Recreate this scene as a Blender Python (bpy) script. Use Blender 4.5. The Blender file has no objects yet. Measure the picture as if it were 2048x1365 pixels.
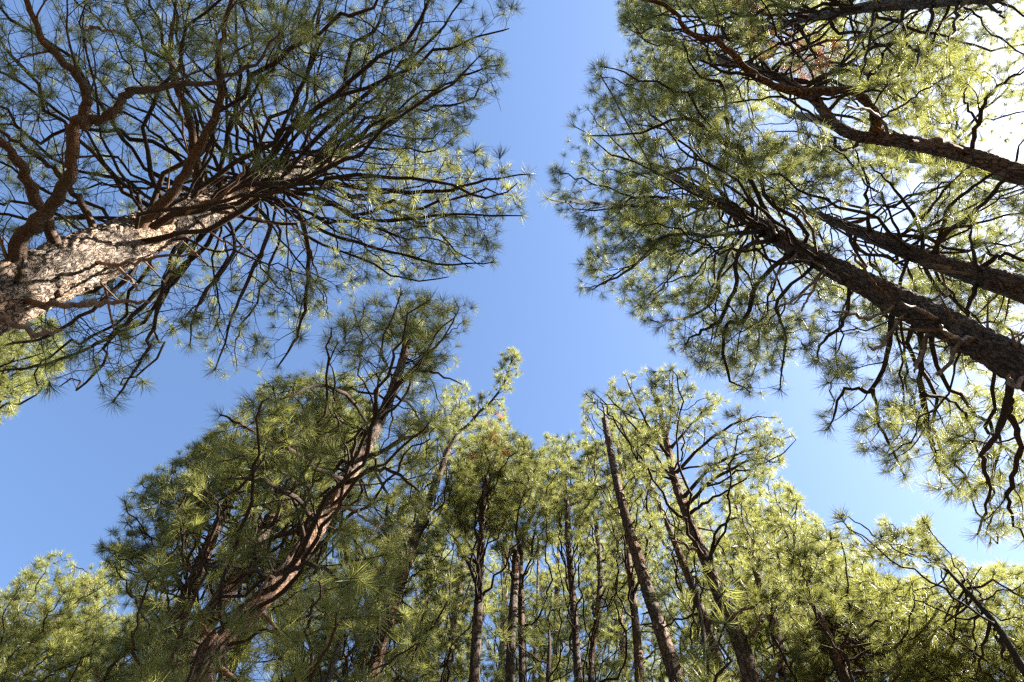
import bpy, math, random
import numpy as np
from mathutils import noise as mnoise, Vector

# ------------------------------------------------------------------ camera, sky, sun, exposure
sc = bpy.context.scene
COL = sc.collection
W, H = 2048.0, 1365.0
LENS = 24.0
F = LENS / 36.0 * W                      # focal length in photograph pixels
PITCH = math.radians(70.0)               # the camera looks up, 20 degrees short of the zenith
CAM = np.array([0.0, 0.0, 1.6])
cam_d = bpy.data.cameras.new('camera')
cam_d.lens, cam_d.sensor_width, cam_d.sensor_fit = LENS, 36.0, 'HORIZONTAL'
cam_d.clip_start, cam_d.clip_end = 0.05, 2000.0
cam = bpy.data.objects.new('camera', cam_d)
COL.objects.link(cam)
cam.location = CAM
cam.rotation_euler = (math.radians(90.0) + PITCH, 0, 0)
sc.camera = cam

SUN_EL, SUN_AZ = 40.0, 95.0             # azimuth clockwise from +Y
world = bpy.data.worlds.new('World')
sc.world = world
world.use_nodes = True
wn = world.node_tree
sky = wn.nodes.new('ShaderNodeTexSky')
sky.sky_type = 'NISHITA'
sky.sun_disc = False
sky.sun_elevation = math.radians(SUN_EL)
sky.sun_rotation = math.radians(SUN_AZ)
sky.air_density, sky.dust_density, sky.ozone_density = 1.0, 1.0, 4.0
wn.links.new(sky.outputs[0], wn.nodes['Background'].inputs['Color'])
wn.nodes['Background'].inputs['Strength'].default_value = 0.05

sun_d = bpy.data.lights.new('sun', 'SUN')
sun_d.energy, sun_d.angle, sun_d.color = 5.0, math.radians(0.53), (1.0, 0.94, 0.84)
sun = bpy.data.objects.new('sun', sun_d)
COL.objects.link(sun)
e, a = math.radians(SUN_EL), math.radians(SUN_AZ)
sun.rotation_euler = Vector((math.sin(a) * math.cos(e), math.cos(a) * math.cos(e), math.sin(e))).to_track_quat('Z', 'Y').to_euler()

vs = sc.view_settings
vs.view_transform, vs.look, vs.gamma, vs.use_curve_mapping = 'Standard', 'None', 1.0, False
vs.exposure = 2.88
sc.cycles.max_bounces = 6
sc.cycles.diffuse_bounces = 4
sc.cycles.transmission_bounces = 4
sc.cycles.use_denoising = False
sc.cycles.pixel_filter_type = 'BLACKMAN_HARRIS'
sc.cycles.filter_width = 1.4

# ------------------------------------------------------------------ where a ray of the photograph meets the world
c70, s70 = math.cos(PITCH), math.sin(PITCH)
FWD, UP, RIGHT = np.array([0, c70, s70]), np.array([0, -s70, c70]), np.array([1.0, 0, 0])

def ray(u, v):
    u, v = np.asarray(u, float), np.asarray(v, float)
    return FWD + ((u - W / 2) / F)[..., None] * RIGHT + ((H / 2 - v) / F)[..., None] * UP

def at_z(u, v, z):
    d = ray(u, v)
    return CAM + d * ((np.asarray(z, float) - CAM[2]) / d[..., 2])[..., None]

def at_r(u, v, r):
    d = ray(u, v)
    return CAM + d * (r / np.hypot(d[..., 0], d[..., 1]))[..., None]

def to_px(P):
    d = P - CAM
    w = np.maximum(d @ FWD, 0.05)
    return W / 2 + F * (d @ RIGHT) / w, H / 2 - F * (d @ UP) / w, d @ FWD

def in_poly(u, v, poly):
    inside = np.zeros(np.shape(u), bool)
    n = len(poly)
    for i in range(n):
        (x1, y1), (x2, y2) = poly[i], poly[(i + 1) % n]
        if y1 == y2:
            continue
        inside ^= ((y1 > v) != (y2 > v)) & (u < (x2 - x1) * (v - y1) / (y2 - y1) + x1)
    return inside

def unit(v):
    return v / np.maximum(np.linalg.norm(v, axis=-1, keepdims=True), 1e-9)

# ------------------------------------------------------------------ materials
def mat(name):
    m = bpy.data.materials.new(name)
    m.use_nodes = True
    nt = m.node_tree
    return m, nt, nt.nodes['Principled BSDF'], nt.links

def ramp(nt, stops):
    r = nt.nodes.new('ShaderNodeValToRGB')
    els = r.color_ramp.elements
    while len(els) < len(stops):
        els.new(0.5)
    for el, (p, c) in zip(els, stops):
        el.position, el.color = p, (*c, 1)
    return r

def bark(name, plate, plate2, warm, furrow, scale, stretch, warm_amt, bump=0.6, warm_scale=1.3):
    m, nt, p, L = mat(name)
    N = nt.nodes.new
    tc = N('ShaderNodeTexCoord')
    mp = N('ShaderNodeMapping')
    mp.inputs['Scale'].default_value = (1, 1, stretch)
    L.new(tc.outputs['Object'], mp.inputs['Vector'])
    nz = N('ShaderNodeTexNoise')
    nz.inputs['Scale'].default_value, nz.inputs['Detail'].default_value = scale * 0.6, 4
    L.new(mp.outputs[0], nz.inputs['Vector'])
    warp = N('ShaderNodeMixRGB')
    warp.blend_type = 'LINEAR_LIGHT'
    warp.inputs['Fac'].default_value = 0.09
    L.new(mp.outputs[0], warp.inputs[1])
    L.new(nz.outputs['Color'], warp.inputs[2])
    vo = N('ShaderNodeTexVoronoi')
    vo.feature = 'DISTANCE_TO_EDGE'
    vo.inputs['Scale'].default_value = scale
    L.new(warp.outputs[0], vo.inputs['Vector'])
    vc = N('ShaderNodeTexVoronoi')
    vc.inputs['Scale'].default_value = scale
    L.new(warp.outputs[0], vc.inputs['Vector'])
    fine = N('ShaderNodeTexNoise')
    fine.inputs['Scale'].default_value, fine.inputs['Detail'].default_value = scale * 5, 6
    L.new(mp.outputs[0], fine.inputs['Vector'])
    big = N('ShaderNodeTexNoise')
    big.inputs['Scale'].default_value, big.inputs['Detail'].default_value = warm_scale, 5
    L.new(tc.outputs['Object'], big.inputs['Vector'])
    m1 = N('ShaderNodeMixRGB')
    L.new(fine.outputs['Fac'], m1.inputs['Fac'])
    m1.inputs[1].default_value, m1.inputs[2].default_value = (*plate, 1), (*plate2, 1)
    wr = ramp(nt, [(0.5 - 0.25 * warm_amt, (0, 0, 0)), (0.74 - 0.25 * warm_amt, (1, 1, 1))])
    L.new(big.outputs['Fac'], wr.inputs[0])
    m2 = N('ShaderNodeMixRGB')
    L.new(wr.outputs[0], m2.inputs['Fac'])
    L.new(m1.outputs[0], m2.inputs[1])
    m2.inputs[2].default_value = (*warm, 1)
    hv = N('ShaderNodeHueSaturation')
    sep = N('ShaderNodeSeparateColor')
    L.new(vc.outputs['Color'], sep.inputs[0])
    vr = N('ShaderNodeMapRange')
    vr.inputs['To Min'].default_value, vr.inputs['To Max'].default_value = 0.6, 1.3
    L.new(sep.outputs[0], vr.inputs['Value'])
    L.new(vr.outputs[0], hv.inputs['Value'])
    L.new(m2.outputs[0], hv.inputs['Color'])
    fr = ramp(nt, [(0.01, (0, 0, 0)), (0.13, (1, 1, 1))])
    L.new(vo.outputs['Distance'], fr.inputs[0])
    m3 = N('ShaderNodeMixRGB')
    L.new(fr.outputs[0], m3.inputs['Fac'])
    m3.inputs[1].default_value = (*furrow, 1)
    L.new(hv.outputs[0], m3.inputs[2])
    sp = N('ShaderNodeTexNoise')
    sp.inputs['Scale'].default_value, sp.inputs['Detail'].default_value = scale * 1.7, 3
    L.new(mp.outputs[0], sp.inputs['Vector'])
    sr = ramp(nt, [(.33, (.25, .22, .2)), (.43, (1, 1, 1))])
    L.new(sp.outputs['Fac'], sr.inputs[0])
    m4 = N('ShaderNodeMixRGB')
    m4.blend_type = 'MULTIPLY'
    m4.inputs['Fac'].default_value = .55
    L.new(m3.outputs[0], m4.inputs[1])
    L.new(sr.outputs[0], m4.inputs[2])
    L.new(m4.outputs[0], p.inputs['Base Color'])
    p.inputs['Roughness'].default_value = 0.9
    p.inputs['Specular IOR Level'].default_value = 0.2
    add = N('ShaderNodeMath')
    add.operation = 'MULTIPLY_ADD'
    L.new(fine.outputs['Fac'], add.inputs[0])
    add.inputs[1].default_value = 0.45
    L.new(fr.outputs[0], add.inputs[2])
    b = N('ShaderNodeBump')
    b.inputs['Strength'].default_value, b.inputs['Distance'].default_value = bump, 0.02
    L.new(add.outputs[0], b.inputs['Height'])
    L.new(b.outputs[0], p.inputs['Normal'])
    return m

BARK = {
    'grey': bark('pine_bark_grey', (.25, .195, .155), (.14, .112, .092), (.29, .18, .11), (.03, .022, .017), 22, .4, .25, .8),
    'dark': bark('pine_bark_dark', (.14, .105, .085), (.08, .058, .046), (.19, .09, .045), (.04, .028, .022), 21, .25, .1, .8),
    'orange': bark('pine_bark_orange', (.19, .12, .085), (.12, .075, .05), (.25, .10, .042), (.05, .028, .018), 19, .2, .4, .9, 1.0),
    'brown': bark('pine_bark_brown', (.17, .12, .09), (.09, .063, .047), (.22, .11, .055), (.045, .032, .024), 23, .3, .25, .8),
    'weathered': bark('pine_bark_weathered', (.20, .17, .15), (.12, .10, .09), (.20, .13, .09), (.04, .03, .025), 18, .4, .0, .8),
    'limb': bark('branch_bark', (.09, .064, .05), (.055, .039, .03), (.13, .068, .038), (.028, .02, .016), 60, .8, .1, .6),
    'limb_lit': bark('branch_bark_pale', (.19, .135, .10), (.095, .066, .048), (.25, .125, .06), (.05, .034, .026), 56, .8, .2, .7),  # paler copy of the branch bark, sunlight put into its colour
}

def wood():
    m, nt, p, L = mat('bare_dead_wood')
    tc = nt.nodes.new('ShaderNodeTexCoord')
    nz = nt.nodes.new('ShaderNodeTexNoise')
    nz.inputs['Scale'].default_value, nz.inputs['Detail'].default_value = 9, 6
    L.new(tc.outputs['Object'], nz.inputs['Vector'])
    r = ramp(nt, [(.32, (.06, .03, .017)), (.5, (.15, .078, .04)), (.70, (.27, .18, .115))])
    L.new(nz.outputs['Fac'], r.inputs[0])
    L.new(r.outputs[0], p.inputs['Base Color'])
    p.inputs['Roughness'].default_value = .8
    b = nt.nodes.new('ShaderNodeBump')
    b.inputs['Strength'].default_value, b.inputs['Distance'].default_value = .3, .006
    L.new(nz.outputs['Fac'], b.inputs['Height'])
    L.new(b.outputs[0], p.inputs['Normal'])
    return m

def needle_mat(name, dark, light, thru, mix=.5, random_attr=False):
    m, nt, p, L = mat(name)
    N = nt.nodes.new
    if random_attr:
        at = N('ShaderNodeObjectInfo')
        fac = at.outputs['Random']
    else:
        at = N('ShaderNodeAttribute')
        at.attribute_name = 'tint'
        at.attribute_type = 'INSTANCER'
        fac = at.outputs['Fac']
    r = ramp(nt, [(0.0, dark), (1.0, light)])
    L.new(fac, r.inputs[0])
    L.new(r.outputs[0], p.inputs['Base Color'])
    p.inputs['Roughness'].default_value = .42
    p.inputs['Specular IOR Level'].default_value = .45
    t = N('ShaderNodeBsdfTranslucent')
    r2 = ramp(nt, [(0.0, tuple(.75 * x for x in thru)), (1.0, tuple(1.25 * x for x in thru))])
    L.new(fac, r2.inputs[0])
    L.new(r2.outputs[0], t.inputs['Color'])
    mx = N('ShaderNodeMixShader')
    mx.inputs[0].default_value = mix
    L.new(p.outputs[0], mx.inputs[1])
    L.new(t.outputs[0], mx.inputs[2])
    L.new(mx.outputs[0], nt.nodes['Material Output'].inputs['Surface'])
    return m

WOOD = wood()
GREEN = ((.045, .066, .02), (.175, .178, .052), (.28, .288, .072))
NEEDLE = needle_mat('pine_needles', *GREEN)
NEEDLE_T = needle_mat('pine_needles_tuft', *GREEN, random_attr=True)
RUSTY = needle_mat('dead_pine_needles', (.30, .12, .04), (.45, .22, .08), (.4, .17, .05), .3)

# ------------------------------------------------------------------ meshes and objects
def mesh(name, V, faces, m, smooth=True, tint=None):
    """faces: list of int arrays (k, n) of n-gons"""
    me = bpy.data.meshes.new(name)
    V = np.asarray(V, np.float32)
    me.vertices.add(len(V))
    me.vertices.foreach_set('co', V.ravel())
    nl = sum(f.size for f in faces)
    npol = sum(len(f) for f in faces)
    me.loops.add(nl)
    me.loops.foreach_set('vertex_index', np.concatenate([f.ravel() for f in faces]).astype(np.int32))
    tot = np.concatenate([np.full(len(f), f.shape[1]) for f in faces]).astype(np.int32)
    me.polygons.add(npol)
    me.polygons.foreach_set('loop_start', (np.cumsum(tot) - tot).astype(np.int32))
    me.polygons.foreach_set('loop_total', tot)
    me.polygons.foreach_set('use_smooth', np.full(npol, smooth))
    if tint is not None:
        at = me.attributes.new('tint', 'FLOAT', 'POINT')
        at.data.foreach_set('value', np.asarray(tint, np.float32))
    me.update(calc_edges=True)
    me.materials.append(m)
    return me

def link(name, me, parent=None, **props):
    o = bpy.data.objects.new(name, me)
    COL.objects.link(o)
    if parent is not None:
        o.parent = parent
    for k, v in props.items():
        o[k] = v
    return o

def tubes(C, R, k):
    """C (M, n, 3) centre lines, R (M, n) radii -> vertices and quads (+ end caps as k-gons)"""
    M, n, _ = C.shape
    T = unit(np.gradient(C, axis=1))
    main = unit(C[:, -1] - C[:, 0])
    ref = np.where(np.abs(main[:, 2:3]) > .8, np.array([[1.0, 0, 0]]), np.array([[0, 0, 1.0]]))
    A = unit(np.cross(T, ref[:, None, :]))
    B = np.cross(T, A)
    th = np.arange(k) * 2 * math.pi / k
    V = C[:, :, None, :] + R[:, :, None, None] * (np.cos(th)[:, None] * A[:, :, None, :] + np.sin(th)[:, None] * B[:, :, None, :])
    idx = np.arange(M * n * k).reshape(M, n, k)
    nx = np.roll(idx, -1, axis=2)
    Q = np.stack([idx[:, :-1], nx[:, :-1], nx[:, 1:], idx[:, 1:]], -1).reshape(-1, 4)
    caps = np.concatenate([idx[:, 0, ::-1], idx[:, -1]])
    return V.reshape(-1, 3), [Q[:, ::-1], caps[:, ::-1]]

def catmull(P, n):
    P = np.asarray(P, float)
    Q = np.vstack([2 * P[0] - P[1], P, 2 * P[-1] - P[-2]])
    t = np.linspace(0, len(P) - 1 - 1e-6, n)
    i = t.astype(int)
    f = (t - i)[:, None]
    a, b, c, d = Q[i], Q[i + 1], Q[i + 2], Q[i + 3]
    return .5 * (2 * b + (c - a) * f + (2 * a - 5 * b + 4 * c - d) * f ** 2 + (3 * b - a - 3 * c + d) * f ** 3)

def grow(P, D, L, n, wig, up, rng):
    out = [P]
    D = unit(D)
    step = (L / n)[:, None]
    for _ in range(n):
        D = unit(D + rng.normal(0, wig, D.shape) + np.array([0, 0, up]))
        P = P + D * step
        out.append(P)
    return np.stack(out, 1)

def tuft(rng, n, w, open_, shoot):
    """one tuft of unit needle length round +Z: n slender bowed needles on the end of a shoot"""
    th = np.radians(open_ * np.sqrt(rng.uniform(.015, 1, n)))
    ph = rng.uniform(0, 2 * math.pi, n)
    dr = np.stack([np.sin(th) * np.cos(ph), np.sin(th) * np.sin(ph), np.cos(th)], 1)
    base = np.array([0, 0, -1.0]) * rng.uniform(-.04, shoot, n)[:, None] + rng.normal(0, .01, (n, 3))
    ln = rng.uniform(.62, 1.05, n)[:, None]
    wv = unit(np.cross(dr, rng.normal(size=(n, 3)))) * w * .5
    sag = unit(rng.normal(size=3)) * .10
    mid = base + dr * ln * .5 + rng.normal(0, .02, (n, 3))
    tip = base + dr * ln + (rng.normal(0, .05, (n, 3)) + sag) * ln
    V = np.stack([base - wv * .8, base + wv * .8, mid + wv, mid - wv, tip], 1).reshape(-1, 3)
    o = np.arange(n)[:, None] * 5
    return V, [o + np.array([0, 1, 2, 3]), o + np.array([3, 2, 4])]

tuft_meshes, tuft_groups = {}, {}
def tuft_variants(n, w, m):
    key = (n, w, m.name)
    if key not in tuft_meshes:
        rng = np.random.default_rng(77)
        tuft_meshes[key] = [mesh('needle_tuft', *tuft(rng, int(n * f), w, op, sh), m, False)
                            for op, sh, f in ((95, .15, 1), (80, .3, 1), (62, .2, .8), (110, .35, 1.1), (74, .5, 1.1), (48, .35, .7), (90, .25, .6), (100, .1, .9))]
    return tuft_meshes[key]

def tuft_group(n, w, m):
    """geometry nodes that set one of eight tufts on every point"""
    key = (n, w, m.name)
    if key in tuft_groups:
        return tuft_groups[key]
    g = bpy.data.node_groups.new('needle_tufts', 'GeometryNodeTree')
    g.interface.new_socket('Geometry', in_out='INPUT', socket_type='NodeSocketGeometry')
    g.interface.new_socket('Geometry', in_out='OUTPUT', socket_type='NodeSocketGeometry')
    N, L = g.nodes.new, g.links.new
    gi, go = N('NodeGroupInput'), N('NodeGroupOutput')
    join = N('GeometryNodeJoinGeometry')
    for me in reversed(tuft_variants(n, w, m)):
        src = bpy.data.objects.new('needle_tuft_source', me)
        oi, g2 = N('GeometryNodeObjectInfo'), N('GeometryNodeGeometryToInstance')
        oi.inputs['Object'].default_value = src
        L(oi.outputs['Geometry'], g2.inputs[0])
        L(g2.outputs[0], join.inputs[0])
    iop = N('GeometryNodeInstanceOnPoints')
    iop.inputs['Pick Instance'].default_value = True
    def attr(name, kind):
        a = N('GeometryNodeInputNamedAttribute')
        a.data_type = kind
        a.inputs['Name'].default_value = name
        return a.outputs['Attribute']
    e2r = N('FunctionNodeEulerToRotation')
    L(attr('turn', 'FLOAT_VECTOR'), e2r.inputs[0])
    L(gi.outputs[0], iop.inputs['Points'])
    L(join.outputs[0], iop.inputs['Instance'])
    L(attr('pick', 'INT'), iop.inputs['Instance Index'])
    L(e2r.outputs[0], iop.inputs['Rotation'])
    L(attr('size', 'FLOAT_VECTOR'), iop.inputs['Scale'])
    L(iop.outputs[0], go.inputs[0])
    tuft_groups[key] = g
    return g

def needle_object(name, P, D, L, n, w, m, rng, shift, parent):
    """the tufts at tips P looking along D, as one object"""
    M = len(P)
    me = bpy.data.meshes.new(name)
    me.vertices.add(M)
    me.vertices.foreach_set('co', np.asarray(P, np.float32).ravel())
    spin = rng.uniform(0, 2 * math.pi, M)
    th, ph = np.arccos(np.clip(D[:, 2], -1, 1)), np.arctan2(D[:, 1], D[:, 0])
    turn = np.stack([np.zeros(M), th, ph], 1)            # Z to D
    size = L * rng.uniform(.72, 1.2, (M, 1)) * np.ones((1, 3))
    t = np.clip(.45 + shift + .16 * np.sin(P[:, 0] * 1.9 + P[:, 1] * 1.3) * np.sin(P[:, 2] * 1.7 + P[:, 0]) + rng.normal(0, .2, M), 0, 1)  # the per-tree offset puts sunlight into the needle colour
    for nm, kind, dat, f in (('turn', 'FLOAT_VECTOR', turn, 'vector'), ('size', 'FLOAT_VECTOR', size, 'vector'), ('pick', 'INT', rng.integers(0, 8, M), 'value'), ('tint', 'FLOAT', t, 'value')):
        a = me.attributes.new(nm, kind, 'POINT')
        a.data.foreach_set(f, np.ascontiguousarray(dat, np.int32 if kind == 'INT' else np.float32).ravel())
    me.materials.append(m)
    o = link(name, me, parent, kind='stuff')
    o.modifiers.new('tufts', 'NODES').node_group = tuft_group(n, w, m)
    return o

STAT = dict(tufts=0, tris=0)

# ------------------------------------------------------------------ trees
CLEAR = [   # boles that stand free of nearer foliage: pixels, half width, distance
    ([(2060, 735), (1750, 578), (1480, 428)], 46, 5.0, .9), ([(1480, 428), (1360, 362)], 22, 5.0, .6), ([(2060, 585), (1900, 533), (1700, 455)], 42, 7.2, .93),
    ([(2060, 352), (1940, 313), (1793, 281), (1705, 270), (1664, 243), (1597, 179), (1500, 144), (1432, 80), (1366, 48)], 30, 5.4, .9),
    ([(1749, 229), (1723, 194), (1597, 185)], 20, 5.4, .9), ([(2060, -20), (1850, 8), (1640, 32)], 44, 6.0, .93),
    ([(450, 1280), (560, 1160), (650, 1032), (730, 900)], 30, 4.9, .75), ([(730, 900), (790, 770)], 18, 4.9, .6), ([(420, 1230), (530, 1060), (580, 990)], 30, 7.0, .55), ([(370, 1190), (455, 1010)], 22, 9.5, .75),
    ([(750, 1330), (830, 1080), (900, 890)], 22, 8.6, .6), ([(950, 1365), (962, 1090), (972, 960)], 18, 8.0, .75), ([(1020, 1365), (1032, 1105)], 18, 9.0, .8), ([(1045, 1365), (1040, 1100)], 14, 9.6, .7),
    ([(1155, 1365), (1133, 1010)], 14, 10, .7), ([(1185, 1365), (1200, 1160), (1190, 1040)], 12, 11, .6), ([(1280, 1365), (1253, 1080)], 16, 9.5, .75), ([(1360, 1365), (1300, 1195), (1245, 1010), (1209, 830)], 28, 7.0, .95),
    ([(1430, 1297), (1359, 1110), (1301, 974)], 16, 10, .6), ([(1500, 1365), (1455, 1228), (1395, 1082), (1350, 960)], 30, 7.4, .7), ([(1570, 1365), (1545, 1240)], 20, 9.8, .7), ([(1700, 1365), (1640, 1230)], 22, 8.0, .7)]

SUN_DIR = np.array([math.sin(a) * math.cos(e), math.cos(a) * math.cos(e), math.sin(e)])

LIT = [(at_r(75, 565, 4.5), at_r(390, 425, 4.5), .55), (at_r(560, 1160, 4.9), at_r(745, 880, 4.9), .22),
       (at_r(480, 940, 4.5), at_r(640, 860, 4.6), .75)]

def sun_gap(P):
    """the breaks in the canopy through which the sun reaches the two pale boles and some foliage on the left"""
    out = np.zeros(len(P), bool)
    flat = lambda X: X - (X @ SUN_DIR)[..., None] * SUN_DIR
    for p, q, wd in LIT:
        a_, b_, x = flat(p), flat(q), flat(P)
        t = np.clip((x - a_) @ (b_ - a_) / ((b_ - a_) @ (b_ - a_)), 0, 1)
        out |= (np.linalg.norm(x - a_ - t[:, None] * (b_ - a_), axis=1) < wd) & ((P - p) @ SUN_DIR > .6)
    return out

def hides_bole(P, rng, gap=True):
    u, v, _ = to_px(P)
    r = np.hypot(P[:, 0], P[:, 1])
    out = sun_gap(P) if gap else np.zeros(len(P), bool)
    for px, hw, R, prob in CLEAR:
        near = np.full(len(P), 1e9)
        for (x1, y1), (x2, y2) in zip(px[:-1], px[1:]):
            dx, dy = x2 - x1, y2 - y1
            t = np.clip(((u - x1) * dx + (v - y1) * dy) / (dx * dx + dy * dy), 0, 1)
            near = np.minimum(near, np.hypot(u - x1 - t * dx, v - y1 - t * dy))
        out |= (near < hw) & (r < R) & (rng.random(len(P)) < prob)
    return out

class Tree:
    def __init__(s, name, label, group, px, R, w0, ztop, bark, seed, category='tree', sides=12, rings=60, rough=0.0, top_r=.012, lean_base=.12, px_end=False, crown=None, w1=None):
        s.rng = np.random.default_rng(seed)
        px = np.array(px, float)
        P = at_r(px[:, 0], px[:, 1], R)
        o = np.argsort(P[:, 2])
        P, px = P[o], px[o]
        s.px = px
        depth = (P[0] - CAM) @ FWD
        r0 = w0 / 2 / F * depth
        r1 = r0 * .7 if w1 is None else w1 / 2 / F * ((P[-1] - CAM) @ FWD)
        zl = P[-1, 2]
        base = P[0].copy()
        slope = (P[1] - P[0]) / max(P[1, 2] - P[0, 2], .3)
        base[:2] -= np.clip(slope[:2], -lean_base, lean_base) * P[0, 2]
        base[2] = -.05
        pts = [base, P[0] * [1, 1, 0] + [0, 0, P[0, 2]]] + list(P[1:])
        if not px_end and ztop > P[-1, 2] + .3:
            d = (P[-1] - P[-2]) / max(P[-1, 2] - P[-2, 2], .2)
            d[:2] = np.clip(d[:2], -.12, .12)
            pts += [P[-1] + d * (ztop - P[-1, 2]) * .5 * np.array([1, 1, 1]), P[-1] * [1, 1, 0] + d * [.6, .6, 0] * (ztop - P[-1, 2]) + [0, 0, ztop]]
        pts = np.array(pts)
        s.C = catmull(pts, rings)
        if crown is not None:                # the leader ends inside its crown
            u, v, _ = to_px(s.C)
            k = np.nonzero(in_poly(u, v, crown))[0]
            if len(k) and k[-1] < rings - 1:
                s.C = catmull(s.C[:k[-1] + 1], rings)
        zr = P[0, 2]
        s.ztop = s.C[-1, 2]
        z = s.C[:, 2]
        low = r0 * (1 + .25 * np.clip((zr - z) / max(zr, 1), 0, 1) ** 2)
        mid = np.interp(z, [zr, zl], [r0, r1])
        top = top_r + (r1 - top_r) * np.clip(1 - (z - zl) / max(s.ztop - zl, .1), 0, 1) ** .8 if not px_end else mid
        s.rad = np.where(z < zr, low, np.where(z < zl, mid, top))
        s.base = np.array([s.C[0, 0], s.C[0, 1], 0.0])
        s.root = bpy.data.objects.new(name, None)
        COL.objects.link(s.root)
        s.root.location = s.base
        s.root['label'], s.root['category'] = label, category
        if group:
            s.root['group'] = group
        s.trunk_mesh(bark, sides, rings, rough)
        s.limbs, s.tufts, s.twigs, s.cols = [], [], [], 0
        s.rich, s.gap = False, True

    def trunk_mesh(s, bark, sides, rings, rough):
        C, rad = s.C, s.rad
        T = unit(np.gradient(C, axis=0))
        A = unit(np.cross(T, [1.0, 0, 0]))
        B = np.cross(T, A)
        th = np.arange(sides) * 2 * math.pi / sides
        dirs = np.cos(th)[None, :, None] * A[:, None, :] + np.sin(th)[None, :, None] * B[:, None, :]
        ph = s.rng.uniform(0, 6.3, 4)
        zz = C[:, 2:3]
        lump = 1 + .035 * np.sin(2 * th + zz * 1.3 + ph[0]) + .03 * np.sin(3 * th - zz * 2.1 + ph[1]) + .025 * np.sin(zz * 3.1 + ph[2]) + .02 * np.sin(5 * th + zz * 4 + ph[3])
        r = rad[:, None] * lump
        V = C[:, None, :] + dirs * r[:, :, None]
        if rough:
            q = (V * np.array([20, 20, 7.0])).reshape(-1, 3)
            d = np.empty(len(q))
            for i, p in enumerate(q.tolist()):
                dist, _ = mnoise.voronoi(p)
                d[i] = min((dist[1] - dist[0]) * 2.6, 1.0) + .35 * mnoise.noise((p[0] * 2.2, p[1] * 2.2, p[2] * 2.2))
            V = V + dirs * ((d - .7) * rough).reshape(r.shape)[:, :, None]
        V = V.reshape(-1, 3) - s.base
        n, k = len(C), sides
        idx = np.arange(n * k).reshape(n, k)
        nx = np.roll(idx, -1, axis=1)
        Q = np.stack([idx[:-1], idx[1:], nx[1:], nx[:-1]], -1).reshape(-1, 4)
        s.trunk = link('trunk', mesh('trunk', V, [Q, idx[-1][None, :], idx[0][::-1][None, :]], BARK[bark]), s.root)

    def at_height(s, z):
        z = np.clip(z, s.C[0, 2], s.C[-1, 2])
        return np.array([np.interp(z, s.C[:, 2], s.C[:, i]) for i in range(3)])

    def radius(s, z):
        return float(np.interp(z, s.C[:, 2], s.rad))

    def height_near(s, u, v):
        pu, pv, _ = to_px(s.C)
        i = np.argmin(np.hypot(pu - u, pv - v))
        return s.C[i, 2]

    # --- one limb with its side branches and tufts
    def limb(s, C, r0, r1, L2=.55, d2=.3, start=.3, L3=.28, k3=4, leafy=1.0, bark='limb', name='branch', sides=6, poly=None, label=None, wig=.16):
        rng = s.rng
        C = np.asarray(C, float)
        n = len(C)
        fr = np.linspace(0, 1, n)
        R = r1 + (r0 - r1) * (1 - fr) ** .75
        R = R * (1 + rng.normal(0, .08, n)) * (1 + .45 * np.exp(-fr / .035))
        V, f = tubes(C[None], R[None], sides)
        m = WOOD if bark == 'wood' else BARK[bark]
        ob = link(name, mesh(name, V - s.base, f, m), s.root)
        if label:
            ob['label'] = label
        rec = dict(ob=ob, twC=[], twR=[], tip=[], dir=[], rusty=False)
        s.limbs.append(rec)
        ln = np.linalg.norm(np.diff(C, axis=0), axis=1).sum()
        m2 = int(ln * (1 - start) / d2)
        if m2 < 1:
            return rec
        sj = np.sort(start + (1 - start) * (np.arange(m2) + rng.uniform(.1, .9, m2)) / m2)
        P = np.stack([np.interp(sj, fr, C[:, i]) for i in range(3)], 1)
        T = np.gradient(C, axis=0)
        T = unit(np.stack([np.interp(sj, fr, T[:, i]) for i in range(3)], 1))
        r2 = np.interp(sj, fr, R)
        def aside(T, sign, jit):
            S = unit(np.cross(T, np.array([0, 0, 1.0])) + 1e-4)
            U = np.cross(S, T)
            ph = rng.normal(0, jit, len(T))
            return sign[:, None] * S * np.cos(ph)[:, None] + U * np.sin(ph)[:, None]
        sg = np.where((np.arange(m2) + rng.integers(2)) % 2, 1.0, -1.0)
        al = np.radians(rng.uniform(32, 68, m2))[:, None]
        D = T * np.cos(al) + aside(T, sg, .6) * np.sin(al)
        l2 = L2 * (1.12 - .7 * (sj - start) / (1 - start)) * rng.uniform(.55, 1.25, m2)
        G2 = grow(P, D, l2, 6, wig, .05, rng)
        q = np.clip(r2 * .42, .0035, .013)
        keep = np.ones(m2, bool)
        if poly is not None:
            u, v, _ = to_px(G2[:, -1])
            keep = in_poly(u, v, poly)
        keep &= ~hides_bole(G2[:, -1], rng, s.gap)
        G2, q, l2 = G2[keep], q[keep], l2[keep]
        if len(G2):
            rec['twC'].append(G2)
            rec['twR'].append(np.linspace(1, .35, 7)[None] * q[:, None])
            tips, dirs = [G2[:, -1]], [G2[:, -1] - G2[:, -2]]
            kk = np.maximum(1, np.round(k3 * np.clip(l2 / L2, .5, 1.4)).astype(int))
            own = np.repeat(np.arange(len(G2)), kk)
            t3 = rng.uniform(.25, .97, len(own)) * 6
            i3 = np.minimum(t3.astype(int), 5)
            w3 = (t3 - i3)[:, None]
            P3 = G2[own, i3] * (1 - w3) + G2[own, i3 + 1] * w3
            T3 = unit(G2[own, i3 + 1] - G2[own, i3])
            a3 = np.radians(rng.uniform(30, 65, len(own)))[:, None]
            D3 = T3 * np.cos(a3) + aside(T3, np.where(rng.random(len(own)) < .5, 1.0, -1.0), .8) * np.sin(a3)
            G3 = grow(P3, D3, L3 * rng.uniform(.45, 1.25, len(own)), 2, .22, .12, rng)
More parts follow.
